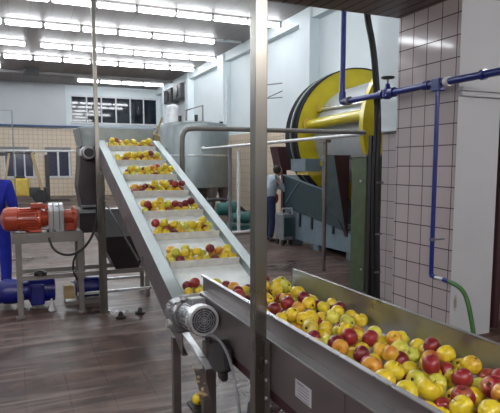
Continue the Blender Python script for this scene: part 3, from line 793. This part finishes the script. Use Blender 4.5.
# pump on the floor beyond
PB = thing('teal_pump', 'teal green pump with hoses on the floor below the tank', 'pump', (5.0, 13.4, 0))
MB().lathe((4.9, 13.6, .55), (1, -.1, 0), [(0, .1), (.03, .17), (.3, .18), (.32, .22), (.5, .22), (.55, .12)], 20).build('pump_body', 'teal_green', PB)
MB().lathe((5.2, 13.2, .34), (1, -.15, 0), [(0, .12), (.3, .16), (.5, .16), (.52, .1)], 20).build('pump_motor', 'teal_green', PB)
MB().box(4.8, 5.8, 13.0, 13.9, .05, .14).build('base_plate', 'teal_green', PB)
MB().cyl((4.9, 13.1, 0), (4.9, 13.1, .06), .05).cyl((5.7, 13.1, 0), (5.7, 13.1, .06), .05).build('foot', 'dark_grey', PB)
solo('white_hose', MB().tube([(4.2, 13.0, .30), (4.5, 12.7, .06), (5.0, 12.4, .05), (5.5, 12.5, .06), (5.7, 12.9, .25)], .04, 8, 3), 'white_pipe', 'pale hose curling over the floor in front of the teal pump', 'hose', (5.0, 12.5, .05))
solo('dark_hose', MB().tube([(4.4, 14.6, .5), (4.8, 14.3, .75), (5.4, 14.0, .8), (5.9, 13.8, .4), (6.1, 13.6, .06)], .045, 8, 3), 'rubber', 'dark hose arching behind the teal pump', 'hose', (5.2, 14.1, .6))
solo('small_pedestal', MB().lathe((4.05, 11.9, 0), (0, 0, 1), [(0, .12), (.03, .12), (.05, .05), (.45, .04), (.46, .08), (.55, .08), (.56, 0)], 14), 'mill_grey', 'little grey pedestal on the floor left of the teal pump', 'pedestal', (4.05, 11.9, 0))

# ------------------------------------------------------------------ yellow press
C1 = Vector((6.42, 9.35, 2.307)); C2 = Vector((6.065, 6.655, 2.303)); AX = (C2-C1).normalized(); LN = (C2-C1).length
PR = thing('drum_press', 'big yellow ringed drum press with a pale cylinder by the white side wall', 'press', (6.3, 8.5, 0))
def ring(c, r0, r1, t, n=56): return MB().lathe(c, AX, [(0, r0), (0, r1), (t, r1), (t, r0)], n, True)
ring(C1-AX*.06, .95, 1.324, .12).build('far_flange', 'yellow', PR)
ring(C1-AX*.02, 1.324, 1.345, .10).build('flange_rim', 'matte_black', PR)
ring(C2-AX*.06, .95, 1.324, .12).build('near_flange', 'yellow', PR)
MB().lathe(C1+AX*.05, AX, [(0, .96), (LN-.1, .96)], 56).build('cylinder', 'drum_white', PR)
MB().lathe(C1-AX*.12, -AX, [(0, 1.0), (.0, 1.28), (.05, 1.33), (.50, 1.33), (.56, 1.28), (.60, .9), (.7, .5)], 56).build('rear_drum', 'matte_black', PR)
ring(C1-AX*.30, 1.32, 1.35, .05).build('rear_hoop', 'mill_grey', PR)
for ang in (170, 352, 270):
    u = Vector((1, 0, 0)); u = (u-AX*u.dot(AX)).normalized(); w = Vector((0, 0, 1))
    off = (u*math.cos(math.radians(ang))+w*math.sin(math.radians(ang)))*1.10
    a = C1+off; b = C2+off
    tbar = MB().cyl(a, b, .095, n=24).build('tie_tube', 'yellow', PR)
    MB().cyl(b+AX*.0, b+AX*.45, .06, n=16).build('tie_end', 'zinc', tbar)
    MB().cyl(b-AX*.12, b-AX*.06, .15, n=20).cyl(a+AX*.08, a+AX*.14, .14, n=20).build('tie_collar', 'yellow_dull', tbar)
    if ang == 170: MB().ball(a-AX*.35, .13, 14).cyl(a-AX*.1, a-AX*.35, .1).build('rear_cap', 'yellow', tbar)
MB().cyl((5.60, 9.6, 2.81), (5.13, 6.8, 2.70), .03, n=12).build('thin_rod', 'zinc', PR)
MB().box(5.50, 5.66, 9.25, 9.45, 2.75, 2.87).build('rod_socket', 'yellow_dull', PR, bevel=.02)
# cradle and stand
MB().hexa([(5.95, 6.5, .55), (7.4, 6.5, .55), (7.4, 9.9, .55), (5.95, 9.9, .55)], [(5.92, 6.45, .75), (7.45, 6.45, .75), (7.45, 9.95, .75), (5.92, 9.95, .75)]).build('cradle', 'blue_grey', PR)
for y in (6.75, 9.55):
    MB().prism([(5.92, y, .0), (7.4, y, .0), (7.3, y, 1.5), (6.9, y, 1.1), (5.98, y, 1.1), (5.96, y, 1.35), (5.92, y, 1.35)], (0, .18, 0)).build('end_stand', 'blue_grey', PR)
MB().box(4.66, 5.3, 7.76, 7.85, 1.80, 1.88).box(5.2, 6.0, 7.76, 7.85, .62, .70).build('gusset_beam', 'blue_grey', PR)
BRP = [(4.65, 7.7, 1.88), (4.84, 7.7, 1.88), (5.08, 7.7, .68), (4.65, 7.7, 1.18)]
MRP = [(4.85, 7.72, 1.88), (5.16, 7.72, 1.88), (5.16, 7.72, .49), (5.08, 7.72, .72)]
MB().prism(BRP, (0, .05, 0)).build('brace_plate', 'blue_grey', PR)
MB().prism(MRP, (0, .10, 0)).build('red_gusset', 'maroon', PR)
MB().box(4.78, 5.08, 8.55, 9.1, 1.60, 1.83).build('control_panel', 'blue_grey', PR)
MB().box(5.08, 6.0, 8.95, 9.08, 1.62, 1.70).build('panel_arm', 'blue_grey', PR)
MB().box(4.80, 5.10, 8.5, 8.9, 1.54, 1.60).build('yellow_strip', 'yellow_dull', PR)
# teal hopper and base
TH = thing('juice_hopper', 'dark teal slanted hopper in front of the yellow press', 'hopper', (5.7, 9.6, 0))
hq = [(5.45, 10.70, 1.50), (5.45, 8.97, 1.24), (5.45, 8.32, .52), (5.45, 10.69, .82)]
MB().prism(hq, (.45, 0, 0)).build('hopper_shell', 'teal', TH)
MB().bar((5.44, 10.70, 1.505), (5.44, 8.97, 1.245), .03, .03).bar((5.44, 10.6, .9), (5.44, 10.0, 1.36), .02).build('rim', 'blue_grey', TH)
MB().prism([(5.49, 10.72, .13), (5.49, 8.0, .13), (5.49, 8.0, .47), (5.49, 10.72, .79)], (.4, 0, 0)).build('lower_tub', 'blue_grey', TH)
for y in (10.45, 10.0, 9.5, 8.7):
    MB().box(5.465, 5.50, y-.03, y+.03, .42, .70).build('strut', 'black', TH)
for y in (10.4, 9.4, 8.2):
    MB().box(5.52, 5.72, y-.1, y+.1, 0, .13).build('foot', 'blue_grey', TH)
solo('maroon_cabinet', MB().prism([(5.75, 11.4, 1.60), (5.62, 11.4, 2.15), (6.0, 11.4, 2.15), (6.0, 11.4, 1.60)], (0, .4, 0)).box(5.85, 5.95, 11.55, 11.65, 0, 1.6), 'maroon', 'maroon slatted box on a post behind the worker', 'cabinet', (5.9, 11.6, 0))
CA = thing('grey_cart', 'small grey wheeled cart right of the worker', 'cart', (5.3, 10.4, 0))
MB().box(5.18, 5.42, 10.2, 10.6, .12, .68).build('body', 'mill_grey', CA, bevel=.02)
MB().box(5.20, 5.40, 10.19, 10.2, .2, .6).build('front_panel', 'teal', CA)
MB().tube([(5.18, 10.25, .66), (5.18, 10.25, .80), (5.42, 10.25, .80), (5.42, 10.25, .66)], .018, 8).build('handle', 'zinc', CA)
for x in (5.21, 5.39):
    for y in (10.27, 10.53): MB().cyl((x-.02, y, .06), (x+.02, y, .06), .06, n=14).build('wheel', 'rubber', CA)

# olive green cabinet post, cable bundle
GP = thing('green_cabinet', 'olive green steel post cabinet left of the cable bundle', 'cabinet', (4.43, 6.17, 0))
MB().box(4.27, 4.62, 5.99, 6.33, 0, 1.82).build('body', 'green_post', GP, bevel=.01)
MB().box(4.26, 4.63, 5.98, 6.34, 1.82, 1.85).build('top_cap', 'grey_frame', GP)
MB().cyl((4.27, 6.10, 1.50), (4.255, 6.10, 1.50), .016, n=10).cyl((4.27, 6.05, .3), (4.255, 6.05, .3), .012, n=10).build('rivet', 'zinc', GP)
cbn = thing('cable_bundle', 'bundle of dark cables hanging from the ceiling down beside the tiled column', 'cables', (3.9, 5.2, 0))
for k, (dx, dy) in enumerate(((0, 0), (.035, .03), (.06, -.01), (.02, -.04))):
    MB().tube([(3.60+dx*.5, 5.2+dy, LC+.5), (3.65+dx*.5, 5.2+dy, 3.35), (3.74+dx*.6, 5.2+dy, 3.05), (3.79+dx*.7, 5.2+dy, 2.65), (3.83+dx*.8, 5.2+dy, 2.2), (3.80+dx, 5.2+dy, 1.6), (3.82+dx*1.2, 5.2+dy, .9), (3.85+dx*1.2, 5.2+dy, .05)], .018, 8, 2).build('cable', 'rubber', cbn)
MB().box(3.80, 3.90, 5.24, 5.30, 0, 2.05).build('backing_channel', 'black', cbn)
for z in (1.5, .9, .45):
    MB().box(3.81, 3.90, 5.13, 5.14, z, z+.02).build('clip', 'cable_grey', cbn)

# ------------------------------------------------------------------ blue water pipe, valve, tap and hose
BP = thing('blue_water_pipe', 'blue water pipe run with valve along the tiled column', 'pipe', (3.72, 4.2, 0))
px = 3.70; pz = 2.475
MB().tube([(px, 5.72, LC+.5), (px, 5.72, pz+.06)], .033, 14).build('vertical_pipe', 'blue_pipe', BP)
MB().tube([(px, 5.72, pz+.12), (px, 5.72, pz+.02), (px, 5.70, pz), (px, 5.6, pz)], .043, 14, 1).build('elbow', 'blue_pipe', BP)
MB().tube([(px, 5.7, pz), (px, 2.6, pz)], .033, 14).build('horizontal_pipe', 'blue_pipe', BP)
MB().cyl((px, 5.55, pz), (px, 5.60, pz), .05).build('joint_ring', 'cable_grey', BP)
for y0, y1, r in ((3.52, 3.56, .045), (4.72, 4.80, .05), (4.90, 4.96, .05), (4.20, 4.26, .045)):
    MB().cyl((px, y0, pz), (px, y1, pz), r).build('coupling', 'blue_pipe', BP)
MB().cyl((px, 3.98, pz), (px, 3.93, pz), .046).build('white_union', 'white_pipe', BP)
V = MB().lathe((px, 4.84, pz), (0, 0, 1), [(-.06, .03), (-.04, .055), (.03, .055), (.06, .03), (.10, .022)], 18).build('valve_body', 'blue_pipe', BP)
MB().cyl((px, 4.84, pz+.09), (px, 4.84, pz+.17), .009, n=8).build('valve_stem', 'cable_grey', V)
hw = MB().tube([(px+.062*math.cos(2*PI*k/16), 4.84+.062*math.sin(2*PI*k/16), pz+.165) for k in range(17)], .011, 8)
for k in range(4): hw.bar((px, 4.84, pz+.165), (px+.062*math.cos(PI*k/2), 4.84+.062*math.sin(PI*k/2), pz+.165), .012)
hw.build('handwheel', 'black', V)
MB().box(px-.04, px+.04, 4.02, 4.14, pz-.075, pz+.045).build('tee', 'blue_pipe', BP, bevel=.012)
MB().tube([(px, 4.08, pz-.06), (px, 4.08, .66)], .022, 14).build('drop_pipe', 'blue_pipe', BP)
for z in (.98,): MB().box(px-.02, 3.85, 4.075, 4.085, z, z+.012).cyl((px, 4.08, z-.005), (px, 4.08, z+.025), .03).build('wall_clip', 'cable_grey', BP)
HT = thing('hose_tap', 'small tap at the foot of the blue pipe feeding the green hose', 'tap', (3.7, 4.0, .64))
MB().tube([(px, 4.08, .66), (px, 4.07, .63), (px, 4.02, .625)], .024, 12).build('elbow', 'blue_pipe', HT)
MB().tube([(px, 4.03, .625), (px, 3.90, .625)], .019, 12).build('nozzle', 'zinc', HT)
MB().tube([(px, 3.91, .625), (px, 3.84, .620)], .022, 12).build('hose_clamp', 'blue_motor', HT)
solo('green_hose', MB().tube([(px, 3.85, .62), (px, 3.74, .605), (px+.01, 3.66, .56), (px+.02, 3.61, .46), (px+.03, 3.56, .26), (px+.03, 3.52, .08), (px, 3.45, .025), (px-.2, 3.2, .02)], .021, 12, 3), 'green_hose', 'green rubber hose curving down from the tap to the floor', 'hose', (px, 3.6, .3))
solo('corner_pipe', MB().tube([(4.60, 4.10, 0), (4.60, 4.10, LC)], .045, 12), 'maroon', 'reddish brown vertical pipe at the right edge beyond the white column', 'pipe', (4.60, 4.10, 0))

# ------------------------------------------------------------------ people
def skin_mesh(name, joints, edges, mat, parent, origin, root=0, sub=2):
    me = bpy.data.meshes.new(name)
    me.from_pydata([tuple(Vector(j[0])-Vector(origin)) for j in joints], edges, [])
    ob = bpy.data.objects.new(name, me); COL.objects.link(ob)
    if parent is not None: ob.parent = parent
    me.materials.append(M[mat])
    sk = ob.modifiers.new('skin', 'SKIN'); sk.use_smooth_shade = True
    if not me.skin_vertices: 
        bpy.context.view_layer.objects.active = ob
    for i, j in enumerate(joints):
        sv = me.skin_vertices[0].data[i]
        r = j[1] if isinstance(j[1], tuple) else (j[1], j[1])
        sv.radius = r; sv.use_root = (i == root)
    ss = ob.modifiers.new('sub', 'SUBSURF'); ss.levels = ss.render_levels = sub
    return ob
def person(label, base, face, cloth_top, cloth_leg, pose, extra=None):
    """face: heading angle (radians, 0 = +Y). pose: dict of joints in local frame (x right, y forward, z up)."""
    Rm = Matrix.Rotation(-face, 3, 'Z'); B = Vector(base)
    W = lambda p: B+Rm @ Vector(p)
    root = thing('person', label, 'person', base)
    d = pose
    J = [(W(d['pelvis']), .09), (W(d['waist']), .085), (W(d['chest']), .10), (W(d['neck']), .055), (W(d['chin']), .055)]
    E = [(0, 1), (1, 2), (2, 3), (3, 4)]
    def chain(start, pts):
        p = start
        for q, r in pts: J.append((W(q), r)); E.append((p, len(J)-1)); p = len(J)-1
    for s in 'LR':
        chain(2, [(d['sho'+s], .04), (d['elb'+s], .032), (d['wri'+s], .025), (d['han'+s], .03)])
        chain(0, [(d['hip'+s], .065), (d['kne'+s], .055), (d['ank'+s], .038)])
    body = skin_mesh('body', J, E, 'skin', root, base)
    # fingers joined onto the hand, five unequal chains
    for s in 'LR':
        h = Vector(d['han'+s]); w = Vector(d['wri'+s]); t = (h-w).normalized()
        side = t.cross(Vector((0, 0, 1)))
        side = side.normalized() if side.length > .1 else Vector((1, 0, 0))
        up = side.cross(t)
        for k in range(4):
            L = (.06, .072, .068, .052)[k]; o = side*(-.024+.016*k)
            a = h+o; b = a+t*(L*.55); c = b+t*L*.35-up*L*.35
            fj = [(W(h-t*.01+o*.6), .010), (W(a+t*.02), .009), (W(b), .0085), (W(c), .0075)]
            skin_mesh('finger', fj, [(0, 1), (1, 2), (2, 3)], 'skin', root, base, 0, 1)
        th = [(W(w+t*.03), .011), (W(w+t*.05-side*.035), .011), (W(w+t*.085-side*.05), .009)]
        skin_mesh('thumb', th, [(0, 1), (1, 2)], 'skin', root, base, 0, 1)
    # head: egg shape with a face
    hc = W(d['head']); F_ = Rm @ Vector((0, 1, 0)); Rg = Rm @ Vector((1, 0, 0)); Z = Vector((0, 0, 1))
    hm = MB(); n = 24; m = 16; vs = []; fs = []
    for i in range(m+1):
        thh = PI*i/m
        for k in range(n):
            a = 2*PI*k/n; x = .076*math.sin(thh)*math.cos(a); y = .096*math.sin(thh)*math.sin(a); z = .118*math.cos(thh)
            if z < 0: x *= 1+z*2.6; y = y*(1+z*1.0)+.008
            if y > .05 and abs(x) < .016 and -.035 < z < .012: y += .024*(1-abs(x)/.016)*(1-(z+.012)**2*900*.5)
            if y > .05 and abs(abs(x)-.032) < .016 and abs(z-.008) < .016: y -= .009
            vs.append(hc+Rg*x+F_*y+Z*z)
    for i in range(m):
        for k in range(n): fs.append((i*n+k, (i+1)*n+k, (i+1)*n+(k+1) % n, i*n+(k+1) % n))
    hm.add(vs, fs, True)
    for s in (-1, 1): hm.ball(hc+Rg*.078*s-F_*.005, .026, 10, (.5, .7, 1.1))
    hm.build('head', 'skin', root)
    ey = MB()
    for s in (-1, 1): ey.ball(hc+Rg*.03*s+F_*.083+Z*.008, .0085, 8)
    ey.build('eye', 'hair', root)
    MB().ball(hc+F_*.088-Z*.055, .018, 10, (1.0, .5, .28)).build('mouth', 'red_cloth', root)
    MB().ball(hc-F_*.018+Z*.028, .105, 18, (.86, .98, 1.02)).build('hair', 'hair', root)
    # clothing
    for s in 'LR':
        k, a = Vector(d['kne'+s]), Vector(d['ank'+s])
    TJ = [(W(d['pelvis']), .155), (W(d['waist']), .145), (W(d['chest']), .19), (W(Vector(d['neck'])*.85+Vector(d['chest'])*.15), .075)]
    TE = [(0, 1), (1, 2), (2, 3)]
    LJ = [(W(Vector(d['pelvis'])+Vector((0, 0, .12))), .15), (W(d['pelvis']), .15)]; LE = [(0, 1)]
    for s in 'LR':
        i = len(TJ); TJ += [(W(d['sho'+s]), .10), (W(d['elb'+s]), .056), (W(Vector(d['wri'+s])*.9+Vector(d['elb'+s])*.1), .042)]
        TE += [(2, i), (i, i+1), (i+1, i+2)]
        i = len(LJ); LJ += [(W(d['hip'+s]), .105), (W(d['kne'+s]), .075), (W(Vector(d['ank'+s])+Vector((0, 0, .0))), .065)]
        LE += [(1, i), (i, i+1), (i+1, i+2)]
    skin_mesh('jacket', TJ, TE, cloth_top, root, base); skin_mesh('trousers', LJ, LE, cloth_leg, root, base, 1)
    for s in 'LR':
        a = Vector(d['ank'+s])
        fj = [(W((a.x, a.y-.03, .055)), (.045, .05)), (W((a.x, a.y+.08, .045)), (.045, .04)), (W((a.x, a.y+.17, .035)), (.04, .03))]
        skin_mesh('shoe', fj, [(0, 1), (1, 2)], 'shoe', root, base, 0, 1)
    return root, W
stand = dict(pelvis=(0, 0, .95), waist=(0, .0, 1.12), chest=(0, .01, 1.36), neck=(0, .01, 1.53), chin=(0, .03, 1.60), head=(0, .03, 1.67),
  shoL=(-.19, 0, 1.45), shoR=(.19, 0, 1.45), elbL=(-.25, .02, 1.17), elbR=(.25, .02, 1.17), wriL=(-.24, .16, .95), wriR=(.24, .16, .95), hanL=(-.23, .20, .88), hanR=(.23, .20, .88),
  hipL=(-.10, 0, .88), hipR=(.10, 0, .88), kneL=(-.11, .03, .49), kneR=(.11, .03, .49), ankL=(-.12, -.02, .09), ankR=(.12, -.02, .09))
person('person in blue overalls cut by the left edge of the photo beside the red motor', (-.27, 7.55, 0), math.radians(25), 'blue_cloth', 'blue_cloth', stand)
work = dict(stand); work.update(chest=(0, .06, 1.34), neck=(0, .12, 1.47), chin=(0, .17, 1.53), head=(0, .19, 1.59), shoL=(-.19, .08, 1.42), shoR=(.19, .08, 1.42),
  elbL=(-.22, .30, 1.22), elbR=(.23, .25, 1.18), wriL=(-.12, .50, 1.12), wriR=(.12, .46, 1.02), hanL=(-.10, .57, 1.13), hanR=(.09, .53, 1.01))
pr, W = person('worker in pale shirt, red apron and dark trousers leaning to the press', (5.22, 10.95, 0), math.radians(95), 'pale_cloth', 'navy_cloth', work)
B = Vector((5.22, 10.95, 0))
skin_mesh('apron', [(W((0, .06, 1.12)), (.155, .10)), (W((0, .06, .98)), (.165, .115)), (W((0, .05, .84)), (.15, .12))], [(0, 1), (1, 2)], 'red_cloth', pr, B)

# ------------------------------------------------------------------ world, camera, view
w = bpy.data.worlds.new('world'); S.world = w; w.use_nodes = True
w.node_tree.nodes['Background'].inputs[0].default_value = (.5, .55, .62, 1)
w.node_tree.nodes['Background'].inputs[1].default_value = .15
cam = bpy.data.cameras.new('camera'); co = bpy.data.objects.new('camera', cam); COL.objects.link(co); S.camera = co
pit = math.atan(59/540); yaw = math.atan(235/math.hypot(540, 59))
co.location = (0, 0, 1.7); co.rotation_euler = (PI/2-pit, 0, -yaw)
cam.sensor_fit = 'HORIZONTAL'; cam.sensor_width = 36; cam.lens = 540/500*36
cam.shift_y = (225-206.5)/500
cam.clip_start = .05; cam.clip_end = 200
S.view_settings.view_transform = 'Standard'; S.view_settings.look = 'None'
S.view_settings.gamma = 1; S.view_settings.use_curve_mapping = False
S.view_settings.exposure = 0.9
S.cycles.use_denoising = True
S.cycles.max_bounces = 8; S.cycles.diffuse_bounces = 5
S.cycles.sample_clamp_indirect = 6
